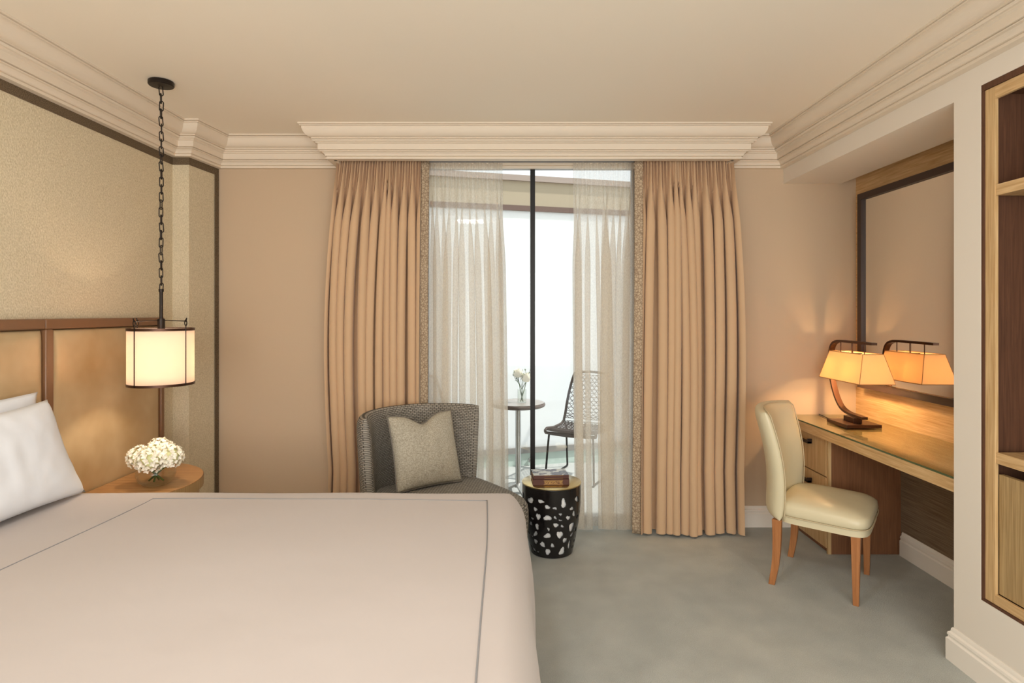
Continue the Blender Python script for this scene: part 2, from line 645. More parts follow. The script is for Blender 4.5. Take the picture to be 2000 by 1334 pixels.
# crown moulding
p = 0.168
CROWN = [(0, H), (p, H), (p, H - .009), (p - .012, H - .0095), (p - .007, H - .012), (p - .007, H - .018), (p - .017, H - .0185), (p - .017, H - .026)]
for k_ in range(13):
    a_ = k_ / 12 * PI / 2
    CROWN.append((p - .017 - .044 * (1 - math.cos(a_)) * .8 - .010 * k_ / 12, H - .026 - .048 * math.sin(a_)))
CROWN += [(p - .060, H - .082), (p - .070, H - .083), (p - .064, H - .086), (p - .066, H - .092), (p - .070, H - .095), (p - .080, H - .0955), (p - .080, H - .101),
          (p - .092, H - .105), (p - .092, H - .140), (p - .106, H - .1405), (p - .099, H - .144), (p - .099, H - .149), (p - .112, H - .150)]
for k_ in range(9):
    a_ = k_ / 8 * PI
    CROWN.append((p - .112 - .014 * k_ / 8 - .004 * math.sin(a_), H - .151 - .020 * k_ / 8))
CROWN += [(p - .136, H - .172), (p - .132, H - .176), (p - .132, H - .188), (0, H - .188)]
mb = MB().sweep([(XL, Y0), (XL, 3.68), (-2.005, 3.68), (-1.968, YB), (XR, YB), (XR, Y0)], CROWN)
struct('trim_2', mb, M['moulding'])
# pelmet box with its own crown
BX0, BX1, BY = -1.128, 1.398, 3.745
mb = MB().sweep([(BX0, YB), (BX0, BY), (BX1, BY), (BX1, YB)], CROWN)
mb.box(BX0, BX1, BY, BY + 0.02, H - .188, H).box(BX0, BX0 + .02, BY, YB, H - .188, H).box(BX1 - .02, BX1, BY, YB, H - .188, H)
struct('trim_3', mb, M['moulding'])
# woven band under the crown and down the corner
mb = MB().sweep([(XL, Y0), (XL, 3.68), (-2.005, 3.68), (-1.9685, 3.974)], [(0, CB), (.004, CB), (.004, CB - .045), (0, CB - .045)])
mb.sweep([(-1.9735, 3.934), (-1.9685, 3.974)], [(0, CB), (.0042, CB), (.0042, 0), (0, 0)])
struct('trim_4', mb, M['band'])
BASE = [(0, 0), (.020, 0), (.020, .088), (.014, .094), (.014, .100), (.017, .104), (.015, .114), (.008, .120), (.007, .130), (.003, .137), (0, .138)]
struct('baseboard_back', MB().sweep([(-1.968, YB), (DX0, YB)], BASE).sweep([(DX1, YB), (1.86, YB)], BASE), M['base_paint'], smooth=30)
struct('baseboard_alcove', MB().sweep([(XA, 3.50), (XA, 2.441)], BASE), M['base_paint'], smooth=30)
struct('baseboard_right', MB().sweep([(2.05, 2.441), (XR, 2.441), (XR, Y0)], BASE), M['base_paint'], smooth=30)
struct('baseboard_left', MB().sweep([(XL, Y0), (XL, 3.68), (-2.005, 3.68), (-1.968, 3.975)], BASE), M['base_paint'], smooth=30)

# ------------------------------------------------------------------ balcony door
mb = MB()
mb.box(DX0, DX0 + .05, 4.02, 4.08, 0, DZ).box(DX1 - .05, DX1, 4.02, 4.08, 0, DZ).box(DX0, DX1, 4.02, 4.08, DZ - .022, DZ).box(DX0, DX1, 4.02, 4.08, 0, .05)
dr = struct('door_1', mb, M['grey_rail'])
MB().box(.121, .152, 4.00, 4.07, 0.02, DZ).build('door_stile', M['black_metal'], dr)
MB().box(DX0 + .05, .121, 4.045, 4.050, .05, DZ - .02).build('glass_pane', M['pane'], dr)
MB().box(.152, DX1 - .05, 4.035, 4.040, .05, DZ - .02).build('glass_pane', M['pane'], dr)

# ------------------------------------------------------------------ outside: balcony, screen, fascia
struct('balcony_floor', MB().box(-2.6, 3.2, 4.10, 5.75, -0.12, -0.02), M['balcony_floor'])
ANG = R(15)
def sp(s_, off):   # a point on the screen line, s metres along it from the middle
    bx, by = 0.05, 5.62
    return (bx + s_ * math.cos(ANG) - off * math.sin(ANG), by + s_ * math.sin(ANG) + off * math.cos(ANG))
def strip(s0, s1, o0, o1, z0, z1):
    return MB().poly([sp(s0, o0), sp(s1, o0), sp(s1, o1), sp(s0, o1)], z0, z1)
scr = thing('balcony_screen', 'tall frosted white screen behind the balcony table, brown top rail', 'screen', (0, 0, 0))
strip(-2.4, 2.9, 0.0, 0.012, 0.15, 2.40).build('frosted_panel', M['frosted'], scr)
strip(-2.4, 2.9, -0.02, 0.03, 2.395, 2.445).build('top_rail', M['brown_rail'], scr)
strip(-2.4, 2.9, -0.02, 0.03, 0.10, 0.155).build('bottom_rail', M['grey_rail'], scr)
strip(-2.4, 2.9, 0.0, 0.012, -0.3, 0.10).build('green_glass_panel', M['green_glass'], scr)
c_ = sp(0.12, -0.02)
MB().lathe([(0, -.012), (.022, -.012), (.022, 0), (0.012, .01), (0, .012)], 16).build('bolt', M['chrome'], scr, smooth=40, loc=(c_[0], c_[1], 0.03)).rotation_euler = (PI / 2, 0, 0)
fa = thing('roof_fascia', 'taupe fascia beam of the opposite roof above the brown rail seen through the door', 'fascia')
strip(-2.4, 2.9, 0.10, 0.25, 2.42, 2.72).build('beam', M['fascia'], fa)
strip(-2.4, 2.9, 0.07, 0.28, 2.70, 2.755).build('coping', M['fascia_trim'], fa)
bpy.data.objects['balcony_floor']['kind'] = 'structure'


# ------------------------------------------------------------------ curtains
def drape_mb(xt, xb, y0, zt, zb, nf, A, seed, pinch=0.45, nu_per=18, nv=60, bulge=0.0, heading=0.10, gap=0.13, drift=0.25, side=1, hem=0.012):
    rnd = random.Random(seed)
    wd = [rnd.uniform(0.55, 1.5) for _ in range(nf)]
    tot = sum(wd)
    st = [0]
    for q in wd: st.append(st[-1] + q / tot)
    am = [rnd.uniform(0.7, 1.25) for _ in range(nf + 1)]
    wob = [rnd.uniform(-1, 1) for _ in range(nf + 2)]
    wob2 = [rnd.uniform(0, 6.28) for _ in range(nf + 2)]
    hz = [rnd.uniform(0, 1) for _ in range(nf + 2)]

    def fn(s, v):
        k = min(nf - 1, max(0, next((i for i in range(nf) if st[i + 1] >= s - 1e-9), nf - 1)))
        l = (s - st[k]) / (st[k + 1] - st[k])
        ph = 2 * PI * l
        a = lerp(am[k], am[k + 1], l)
        h = (zt - zb) * (1 - v)                  # distance below the top
        full = sstep(0.0, heading * 4.5, h)
        wm = (xt[1] - xt[0]) / nf * lerp(1, 1.05, 1 - v)
        c = st[k] * (1 - l) + st[k + 1] * l
        w1 = lerp(wob[k], wob[k + 1], sstep(0, 1, l))
        c += w1 * drift / nf * math.sin(2.2 * (1 - v) + wob2[k] * 0) * sstep(0, 0.3, 1 - v) * (1 if 0 < c < 1 else 0)
        x0 = lerp(xb[0], xt[0], v); x1 = lerp(xb[1], xt[1], v)
        bl = bulge * math.sin(PI * min(1, (1 - v) * 1.2))
        if side > 0: x0 -= bl
        else: x1 += bl
        x = lerp(x0, x1, c) + (gap * 2.2 * wm * math.sin(2 * ph) + .10 * wm * math.sin(ph)) * full
        y = y0 - A * (a * (0.35 + 0.65 * full)) * math.cos(ph) * (0.5 + 0.5 * full)
        y -= (1 - full) * A * pinch * (math.cos(3 * ph))
        y += 0.25 * A * math.sin(5.1 * s * nf / 6 + 3 * v) * full
        z = lerp(zb, zt, v)
        if v < 0.02: z += hem * hz[k]
        return (x, y, z)
    m = MB()
    m.grid(fn, nf * nu_per, nv)
    return m, fn


def curtain(name, label, cat, mat, parts=None, **kw):
    t = thing(name, label, cat, (0, 0, 0))
    m, fn = drape_mb(**kw)
    m.build('drape_panel', mat, t, smooth=180)
    return t, fn


ZT = 2.415
t, fn = curtain('curtain', 'heavy beige pleated curtain left of the balcony door behind the grey armchair', 'curtain', M['drape'],
                xt=(-1.125, -0.585), xb=(-1.19, -0.60), y0=3.84, zt=ZT, zb=0.012, nf=11, A=0.056, seed=5, bulge=0.055)
MB().grid(lambda s, v: (lerp(-0.585, -0.540, s) - .012 * (1 - v), 3.815 + .012 * math.sin(7 * v) + .03 * s, lerp(.012, ZT, v)), 6, 60).build('patterned_border', M['embroidery'], t, smooth=180, solid=.003)['label'] = 'taupe embroidered border'
t, fn = curtain('curtain', 'heavy beige pleated curtain right of the balcony door beside the bare wall', 'curtain', M['drape'],
                xt=(0.835, 1.41), xb=(0.815, 1.47), y0=3.825, zt=ZT, zb=0.012, nf=11, A=0.056, seed=12, side=-1, bulge=0.03)
MB().grid(lambda s, v: (lerp(0.785, 0.838, s) - .015 * (1 - v), 3.815 + .012 * math.sin(6 * v + 1) - .02 * s, lerp(.012, ZT, v)), 6, 60).build('patterned_border', M['embroidery'], t, smooth=180, solid=.003)['label'] = 'taupe embroidered border'
curtain('sheer_curtain', 'translucent white sheer curtain in the left half of the balcony door', 'curtain', M['sheer'],
        xt=(-0.545, -0.065), xb=(-0.55, -0.045), y0=3.905, zt=ZT, zb=0.01, nf=6, A=0.034, seed=3, heading=.16, gap=.19, nu_per=18, drift=.5)
curtain('sheer_curtain', 'translucent cream sheer curtain in the right half of the balcony door', 'curtain', M['sheer'],
        xt=(0.395, 0.79), xb=(0.425, 0.80), y0=3.905, zt=ZT, zb=0.01, nf=5, A=0.034, seed=8, heading=.16, gap=.19, nu_per=18, drift=.5)
tr = thing('curtain_track', 'grey curtain track under the pelmet box above the balcony door', 'curtain track')
MB().box(BX0 + .03, BX1 - .03, 3.83, 3.85, 2.42, 2.435).box(BX0 + .03, BX1 - .03, 3.90, 3.92, 2.42, 2.435).build('rail', M['grey_rail'], tr)

# ------------------------------------------------------------------ headboard
hb = thing('headboard', 'wide gold beige leather headboard with brown leather frame behind the bed', 'headboard')
HX = XL; HT = 1.403
def frame_bar(y0, y1, z0, z1, name='frame_rail'):
    return MB().box(HX, HX + .046, y0, y1, z0, z1).build(name, M['leather_brown'], hb, bevel=.006, smooth=40)
FW = .046
for (y0, y1) in ((2.625, 3.520), (0.60, 2.623), (-0.30, 0.59)):
    frame_bar(y0, y1, HT - FW, HT)
    frame_bar(y0, y0 + FW if y0 != 0.60 else y0 + FW, 0.25, HT - FW, 'frame_stile')
    if not 2 < y1 < 3: frame_bar(y1 - (.032 if y1 > 3 else FW), y1, 0.25, HT - FW, 'frame_stile')
    ya, yb = y0 + FW + .003, y1 - (.034 if y1 > 3 else FW + .003 if y1 < 2 else .002)
    n = 1 if y1 > 3 or y1 < 1 else 2
    for k in range(n):
        a = lerp(ya, yb, k / n) + .002; b = lerp(ya, yb, (k + 1) / n) - (.002 if y1 > 3 or k == 0 else 0)
        MB().slab(lambda u, v, a=a, b=b: ((HX + .022, (a + b) / 2 + u * (b - a) / 2, (.25 + HT - FW) / 2 + v * (HT - FW - .25 - .006) / 2), (1, 0, 0)),
                  .021, 26, 60, 60).build('leather_panel', M['leather_gold'], hb, smooth=60)
MB().box(HX + .001, HX + .012, -.28, 3.50, .26, HT - .02).build('backing_board', M['leather_brown'], hb)

# ------------------------------------------------------------------ bed
BZ = 0.66
bed = thing('bed', 'king size bed with white linen cover and grey stitched line in the foreground', 'bed', (0, 0, 0))
BXF = 0.068; BY1 = 2.60; BY0 = 0.58
def drop(d, rx, rz):
    """arc length d past the flat edge -> (outward, down)"""
    L = rx * 1.9
    if d <= 0: return 0, 0
    if d < L:
        a = d / L * PI / 2
        return rx * math.sin(a), rz * (1 - math.cos(a))
    return rx + (d - L) * 0.02, rz + (d - L)
def bedpt(s, t):
    # s: along X from head (-2.0) over the foot; t: along Y
    rx, rzx = .105, .20
    ry, rzy = .06, .14
    Lx = 1.95 - 0.0; xf = BXF - rx
    x = lerp(-2.03, xf + rx * 1.9 + .34, s)
    ex = x - xf
    ox, dx = drop(ex, rx, rzx)
    px = min(x, xf) + ox
    yc = (BY0 + BY1) / 2; hy = (BY1 - BY0) / 2 - ry
    tt = lerp(-(hy + ry * 1.9 + .38), hy + ry * 1.9 + .38, t)
    ey = abs(tt) - hy
    oy, dy = drop(ey, ry, rzy)
    # soften the corner in plan
    if ex > 0 and ey > 0:
        k = .72
        ox2 = ox * (1 - (1 - k) * min(1, ey / .1)); oy2 = oy * (1 - (1 - k) * min(1, ex / .1))
        px = xf + ox2; oy = oy2
        dz = max(dx, dy)
    else:
        dz = dx + dy
    py = yc + math.copysign(min(abs(tt), hy) + oy, tt)
    z = BZ - dz
    nn = mnoise.noise(Vector((px * 2.3, py * 2.3, 1.7)))
    z += .006 * nn * (1 - min(1, dz * 6))
    hang = sstep(.05, .3, dz)
    if ex > 0.1: px += .012 * hang * math.sin(py * 9 + 1.0)
    if ey > 0.1: py += math.copysign(.012 * hang * math.sin(px * 8), tt)
    return (px, py, max(z, .12))
MB().grid(bedpt, 110, 110).build('duvet', M['linen'], bed, smooth=180)
MB().box(-2.04, -.03, .66, 2.52, .30, .60).build('mattress', M['pillowcase'], bed, bevel=.03)
MB().box(-2.04, -.02, .66, 2.52, .04, .30).build('box_base', M['leather_brown'], bed, bevel=.01)
# grey stitched line
def bz(x, y):
    rx, rzx, ry, rzy = .105, .20, .06, .14
    ex = x - (BXF - rx); ey = abs(y - (BY0 + BY1) / 2) - ((BY1 - BY0) / 2 - ry)
    return BZ + .006 * mnoise.noise(Vector((x * 2.3, y * 2.3, 1.7))) + .001
pts = []
def seg(a, b, n, bow=0.0, ax=1):
    for i in range(n):
        t_ = i / n
        x = lerp(a[0], b[0], t_); y = lerp(a[1], b[1], t_)
        if ax == 1: y += bow * math.sin(PI * t_) + .003 * math.sin(9 * t_ + 1)
        else: x += bow * math.sin(PI * t_) + .003 * math.sin(8 * t_)
        pts.append((x, y, bz(x, y)))
seg((-1.56, .72), (-1.487, 2.452), 40, -.01, 0)
seg((-1.487, 2.452), (-.105, 2.440), 50, .012, 1)
seg((-.105, 2.440), (-.075, .70), 60, .012, 0)
MB().tube(pts[:92], .0016, 6).build('stitched_line', M['stitch'], bed, smooth=180)
MB().tube(pts[90:], .0026, 6).build('stitched_line', M['stitch'], bed, smooth=180)



def pillow_mb(w, h, T, n=3, pinch=.10, chop=0.0, taper=0.0):
    def fn(u, v):
        x = u * w / 2 * (1 - pinch * (1 - v * v))
        z = v * h / 2 * (1 - pinch * (1 - u * u))
        x *= 1 - taper * (v + 1) / 2
        z -= chop * math.exp(-(u / .34) ** 2) * ((v + 1) / 2) ** 2.2 * h
        return (x, 0, z), (0, 1, 0)
    m = MB()
    m.slab(fn, T, n, 36, 36)
    # crumple
    m.v = [(x, y * (1 + .05 * mnoise.noise(Vector((x * 14, z * 14, 3)))) + .003 * mnoise.noise(Vector((x * 20, z * 20, 9))), z) for x, y, z in m.v]
    return m, fn


def put_pillow(name, label, cat, mat, w, h, T, loc, yaw, lean, **kw):
    t = thing(name, label, cat, loc, yaw)
    m, fn = pillow_mb(w, h, T, **kw)
    o = m.build('pillow_cover', mat, t, smooth=180)
    rot = Matrix.Rotation(lean, 4, 'X') @ Matrix.Translation((0, 0, h / 2))
    o.matrix_local = rot
    return t, fn, rot


# bed pillows lean on the headboard: local x runs along the wall
t, fn, rot = put_pillow('pillow', 'large white pillow leaning on headboard at the left edge, front one of the pair', 'pillow', M['pillowcase'],
                        .80, .42, .068, (-1.832, 2.150, .662), R(90), R(-14), pinch=.09, n=4, taper=.2)
e = [Vector(fn(math.cos(a), math.sin(a))[0]) for a in []]
t, fn, rot = put_pillow('pillow', 'white pillow standing behind the front pillow against the leather headboard', 'pillow', M['pillowcase'],
                        .80, .43, .040, (-2.005, 2.125, .664), R(90), R(-2), pinch=.05)

# ------------------------------------------------------------------ nightstand
NX, NY, NR, NZ = HX + .05, 3.03, .42, .564
ns = thing('nightstand', 'half round wooden nightstand beside the bed under the pendant lamp', 'nightstand', (NX, NY, 0))
def half(r, n=40): return [(r * math.cos(a) * 1.02, r * math.sin(a)) for a in [(-PI / 2 + PI * i / n) for i in range(n + 1)]]
MB().poly(half(NR), NZ - .055, NZ).build('table_top', M['walnut_top'], ns, bevel=.002)
def rimf(s, v):
    a = -PI / 2 + PI * s
    return ((NR + .0015) * math.cos(a) * 1.02, (NR + .0015) * math.sin(a), lerp(NZ - .054, NZ - .003, v))
MB().grid(rimf, 40, 1).build('rim', M['walnut_rim'], ns, smooth=180)
MB().poly(half(NR - .02), .10, NZ - .058).build('cabinet_body', M['oak_z'], ns)
MB().poly(half(NR - .06), 0, .10).build('plinth', M['oak_dark'], ns)

# ------------------------------------------------------------------ pendant lamp
PX, PY = -1.745, 2.95
pl = thing('pendant_lamp', 'black chain pendant lamp with lit cream drum shade over the nightstand', 'pendant lamp', (PX, PY, 0))
MB().lathe([(0, H - .001), (.056, H - .001), (.058, H - .004), (.058, H - .020), (.054, H - .024), (0, H - .026)], 36).build('canopy', M['bronze'], pl, smooth=40)
ZL0, ZL1 = H - .030, 1.535
nl = 27
def link_mb(seed):
    rnd = random.Random(seed)
    m = MB(); hh = .0245; ww = .0085
    pts = []
    for i in range(16):
        a = 2 * PI * i / 16
        pts.append((ww * math.cos(a), 0, (hh - ww) * (1 if math.sin(a) > 0 else -1) + ww * math.sin(a)))
    m.tube(pts, .0026, 6, closed=True)
    return m
lk = link_mb(1).build('chain_link', M['bronze'], pl, smooth=180, loc=(0, 0, ZL0 - .018))
rnd = random.Random(4)
pitch = (ZL0 - ZL1 - .036) / (nl - 1)
for i in range(nl):
    o = lk if i == 0 else lk.copy()
    if i: C.objects.link(o); o.parent = pl
    o.location = (rnd.uniform(-.0015, .0015), 0, ZL0 - .018 - i * pitch)
    o.rotation_euler = (0, rnd.uniform(-.08, .08), R(28) + (i % 2) * R(84) + rnd.uniform(-.4, .4))
MB().tube([(0, 0, 1.54), (0, 0, 1.40)], .0085, 12).tube([(0, 0, 1.535), (0, 0, 1.548)], .012, 12).tube([(0, 0, 1.40), (0, 0, 1.35)], .017, 14).build('stem', M['bronze'], pl, smooth=40)
SR = .1455; S0, S1 = 1.077, 1.352
MB().grid(lambda s, v: (SR * math.cos(2 * PI * s), SR * math.sin(2 * PI * s), lerp(S0, S1, v)), 64, 6, wu=True).build('lamp_shade', M['shade_cream'], pl, smooth=180, solid=.0015)
def ring(z0, z1, r0=SR + .0008, r1=SR + .0035, n=64):
    return MB().lathe([(r0, z0), (r1, z0), (r1, z1), (r0, z1), (r0, z0)], n)
ring(S1 - .010, S1 + .003).build('shade_trim', M['bronze_brown'], pl, smooth=40)
ring(S0 - .004, S0 + .008).build('shade_trim', M['bronze_brown'], pl, smooth=40)
for k in range(4):
    a = R(-118 + 90 * k + 12)
    cx, cy = math.cos(a), math.sin(a)
    m = MB()
    rr = SR + .0055
    m.tube([(rr * cx, rr * cy, S0 - .002), (rr * cx, rr * cy, S1 + .002), ((rr + .001) * cx, (rr + .001) * cy, S1 + .016)], .0026, 6)
    tx, ty = -cy, cx
    lp = []
    for i in range(14):
        b = 2 * PI * i / 14
        lp.append(((rr) * cx + tx * .007 * math.sin(b), rr * cy + ty * .007 * math.sin(b), S1 + .028 - .014 * math.cos(b)))
    m.tube(lp, .0022, 6, closed=True)
    m.tube([(rr * cx, rr * cy, S1 + .034), ((rr + .006) * cx, (rr + .006) * cy, S1 + .052)], .003, 6)
    m.build('hook_rod', M['bronze'], pl, smooth=60)
    MB().tube([(rr * cx, rr * cy, S1 + .036), (0, 0, S1 + .042)], .0018, 6).build('spider_arm', M['bronze'], pl, smooth=60)
MB().lathe([(.004, .05), (.014, .045), (.018, .02), (.028, -.005), (.030, -.025), (.022, -.046), (0, -.054)], 20, (0, 0, 1.27)).build('bulb', M['bulb'], pl, smooth=180)
point('pendant_light', (0, 0, 1.20), 5.5, (1.0, 0.78, 0.56), .03, pl)

# ------------------------------------------------------------------ hydrangeas in a bowl
vx, vy = -1.795, 2.99
prof = [(0, 0), (.045, 0), (.062, .006), (.082, .028), (.090, .052), (.087, .078), (.074, .098), (.066, .104)]
inner = [(r - .0035 if r > .01 else r, z + .004) for r, z in prof]
gl = custom('vase_glass', b_vase)
vs = thing('glass_vase', 'round clear glass bowl vase on the nightstand holding white hydrangeas', 'vase', (vx, vy, NZ + .001))
MB().lathe(prof, 40).build('bowl', gl, vs, smooth=180)
MB().lathe([(.0655, .103), (.068, .105), (.0655, .107), (.063, .105), (.0655, .103)], 40).build('lip', gl, vs, smooth=180)
MB().lathe([(0, .006), (.042, .006), (.060, .012), (.078, .030), (.083, .050), (0, .051)], 40).build('water', custom('water', b_glass), vs, smooth=60)


def hydrangea(label, c, r, seed):
    rnd = random.Random(seed)
    t = thing('hydrangea', label, 'flower', (vx, vy, NZ + .012), 0, 'white hydrangea heads in the glass bowl')
    core = MB(); fl = MB(); core.lathe([(.0, -r * .72)] + [(r * .72 * math.sin(PI * i / 8), -r * .72 * math.cos(PI * i / 8)) for i in range(1, 8)] + [(0, r * .72)], 16, c)
    core.build('flower_core', M['petal_green'], t, smooth=180)
    n = 95
    for i in range(n):
        zz = 1 - 2 * (i + .5) / n
        ph = i * 2.39996 + rnd.uniform(-.2, .2)
        q = math.sqrt(1 - zz * zz)
        d = Vector((q * math.cos(ph), q * math.sin(ph), zz))
        if d.z < -.75: continue
        x = d.cross(Vector((0.3, .2, 1))).normalized(); y = d.cross(x)
        rr = r * rnd.uniform(.88, 1.04)
        base = Vector(c) + d * rr
        a0 = rnd.uniform(0, 6)
        s = r * .22 * rnd.uniform(.85, 1.2)
        for k in range(4):
            a = a0 + k * PI / 2
            e1 = x * math.cos(a) + y * math.sin(a); e2 = d.cross(e1)
            tilt = rnd.uniform(.15, .5)
            vsx = [base - d * s * .25, base + e1 * s * .55 + e2 * s * .5 + d * s * tilt * .5, base + e1 * s * 1.1 + d * s * tilt,
                   base + e1 * s * .55 - e2 * s * .5 + d * s * tilt * .5]
            fl.add(vsx, [(0, 1, 2, 3)])
    fl.build('blossom', M['petal'], t)
    MB().tube([(c[0], c[1], c[2] - r * .5), (c[0] * .3, c[1] * .3, .06), (-c[0] * .5, -c[1] * .5, .008)], .0045, 8).build('stem', M['green'], t, smooth=180)


hydrangea('white hydrangea head on the left of the glass bowl bouquet', (-.070, -.015, .130), .058, 1)
hydrangea('greenish white hydrangea head at the front centre of the bowl bouquet', (.005, -.055, .124), .064, 2)
hydrangea('white hydrangea head on the right of the glass bowl bouquet', (.072, .000, .130), .060, 3)
hydrangea('white hydrangea head at the top back of the bowl bouquet', (.0, .035, .152), .064, 4)

# ------------------------------------------------------------------ armchair
AC = (-.455, 3.35)
arot = math.atan2(.6, .8)
ac = thing('armchair', 'grey woven barrel back armchair in front of the left curtain', 'armchair', (AC[0], AC[1], 0), arot)
def shell(u, v):
    th = u * R(80) - R(2)
    z = lerp(.20, .865, (v + 1) / 2)
    z -= .0 * u * u
    r = lerp(.335, .375, (v + 1) / 2)
    rx = r * 1.0
    x = rx * math.sin(th); y = r * math.cos(th)
    return (x, y, z), (math.sin(th), math.cos(th), 0)
MB().slab(shell, .045, 10, 60, 36, uvs=(34, 34)).build('backrest', M['grey_weave'], ac, smooth=180)
def puck(a, b, e, prof, cy=0.0, n=72, uv=None):
    m = MB()
    o = 0
    for k, (inset, z) in enumerate(prof):
        for i in range(n):
            t_ = 2 * PI * i / n
            c, s_ = math.cos(t_), math.sin(t_)
            x = math.copysign(abs(c) ** (2 / e), c) * (a - inset); y = math.copysign(abs(s_) ** (2 / e), s_) * (b - inset) + cy
            m.v.append((x, y, z))
    for k in range(len(prof) - 1):
        for i in range(n):
            q = k * n + i; q2 = k * n + (i + 1) % n
            m.f.append((q, q2, q2 + n, q + n))
            if uv:
                def U(vi):
                    x, y, z = m.v[vi]
                    if prof[k][1] < prof[-1][1] - .06: return (i / n * uv * 2.2, z * uv)
                    return (x * uv, y * uv)
                m.uv[len(m.f) - 1] = [U(j) for j in (q, q2, q2 + n, q + n)]
    m.f.append(tuple(range(n))[::-1])
    m.f.append(tuple((len(prof) - 1) * n + i for i in range(n)))
    return m
seatp = [(.0, .17), (.0, .20), (-.004, .30), (-.004, .36), (.0, .385), (.012, .405), (.035, .420), (.08, .432), (.15, .440), (.25, .445), (.32, .446), (.37, .4465), (.3945, .4468)]
puck(.405, .395, 4.2, seatp, -.10, uv=42).build('seat', M['grey_weave'], ac, smooth=180)
puck(.385, .375, 4.2, [(0, .10), (0, .17)], -.10).build('seat_base', M['grey_weave'], ac, smooth=60)
for sx in (-1, 1):
    for sy in (.18, -.40):
        MB().lathe([(0, 0), (.015, 0), (.02, .10), (0, .10)], 14, (sx * .28, sy, 0)).build('leg', M['bronze'], ac, smooth=40)
# cushion
t, fn, rot = put_pillow('cushion', 'square grey beige cushion with piping leaning in the grey armchair', 'cushion', M['cushion'],
                        .415, .42, .075, (-.462, 3.345, .448), arot, R(-17), n=2.6, pinch=.05, chop=.13)
pp = []
N_ = 30
for (a, b) in (((-1, -1), (1, -1)), ((1, -1), (1, 1)), ((1, 1), (-1, 1)), ((-1, 1), (-1, -1))):
    for i in range(N_):
        pp.append(fn(lerp(a[0], b[0], i / N_), lerp(a[1], b[1], i / N_))[0])
o = MB().tube(pp, .0045, 6, closed=True).build('piping', M['piping'], t, smooth=180)
o.matrix_local = rot

# ------------------------------------------------------------------ drum side table
TX, TY = .235, 3.575
TH = .416
st = thing('side_table', 'black pierced drum side table with brass top beside the armchair', 'side table', (TX, TY, 0))
rnd = random.Random(21)
blobs = []
tries = 0
while len(blobs) < 120 and tries < 9000:
    tries += 1
    th = rnd.uniform(-PI, PI); z = rnd.uniform(.03, TH - .062)
    sz = rnd.choice([.010, .014, .021, .025, .017])
    ok = True
    for (t2, z2, s2, *_ ) in blobs:
        dth = (th - t2 + PI) % (2 * PI) - PI
        if math.hypot(dth * .16, z - z2) < (sz + s2) * 1.10 + .005: ok = False; break
    if ok: blobs.append((th, z, sz, rnd.uniform(0, PI), rnd.uniform(.5, .95), rnd.uniform(0, 6), rnd.uniform(0, 6)))
def drumr(z):
    t_ = z / TH
    return .124 + .051 * math.sin(min(1, t_ * 1.12) * PI / 2) if t_ < .9 else .175 - .006 * (t_ - .9) / .1 * 0
def inblob(th, z):
    for (t2, z2, sz, ro, asp, f1, f2) in blobs:
        dz = z - z2
        if abs(dz) > sz * 1.5: continue
        dx = ((th - t2 + PI) % (2 * PI) - PI) * .16
        if abs(dx) > sz * 1.5: continue
        c, s_ = math.cos(ro), math.sin(ro)
        x = (dx * c + dz * s_); y = (-dx * s_ + dz * c) / asp
        a = math.atan2(y, x)
        rr = sz * (1 + .16 * math.sin(2 * a + f1) + .13 * math.sin(3 * a + f2))
        if x * x + y * y < rr * rr: return True
    return False
NU, NV = 400, 150
m = MB()
for j in range(NV + 1):
    z = .004 + (TH - .008) * j / NV
    for i in range(NU):
        a = 2 * PI * i / NU
        r = drumr(z)
        m.v.append((r * math.cos(a), r * math.sin(a), z))
for j in range(NV):
    z = .004 + (TH - .008) * (j + .5) / NV
    for i in range(NU):
        a = 2 * PI * (i + .5) / NU
        if a > PI: a -= 2 * PI
        if not inblob(a, z):
            q = j * NU + i; q2 = j * NU + (i + 1) % NU
            m.f.append((q, q2, q2 + NU, q + NU))
m.build('pierced_drum', M['black_gloss'], st, smooth=180, solid=.004)
MB().lathe([(drumr(z) - .010, z) for z in [TH * k / 20 for k in range(1, 20)]], 64).build('inner_liner', M['white_liner'], st, smooth=180)
MB().lathe([(0, 0), (.12, 0), (.126, .004), (.126, .012), (0, .012)], 64).build('foot_ring', M['black_gloss'], st, smooth=40)
MB().lathe([(0, TH - .006), (.176, TH - .006), (.1785, TH - .003), (.1785, TH + .001), (.175, TH + .003), (0, TH + .003)], 72).build('brass_top', M['brass'], st, smooth=40)

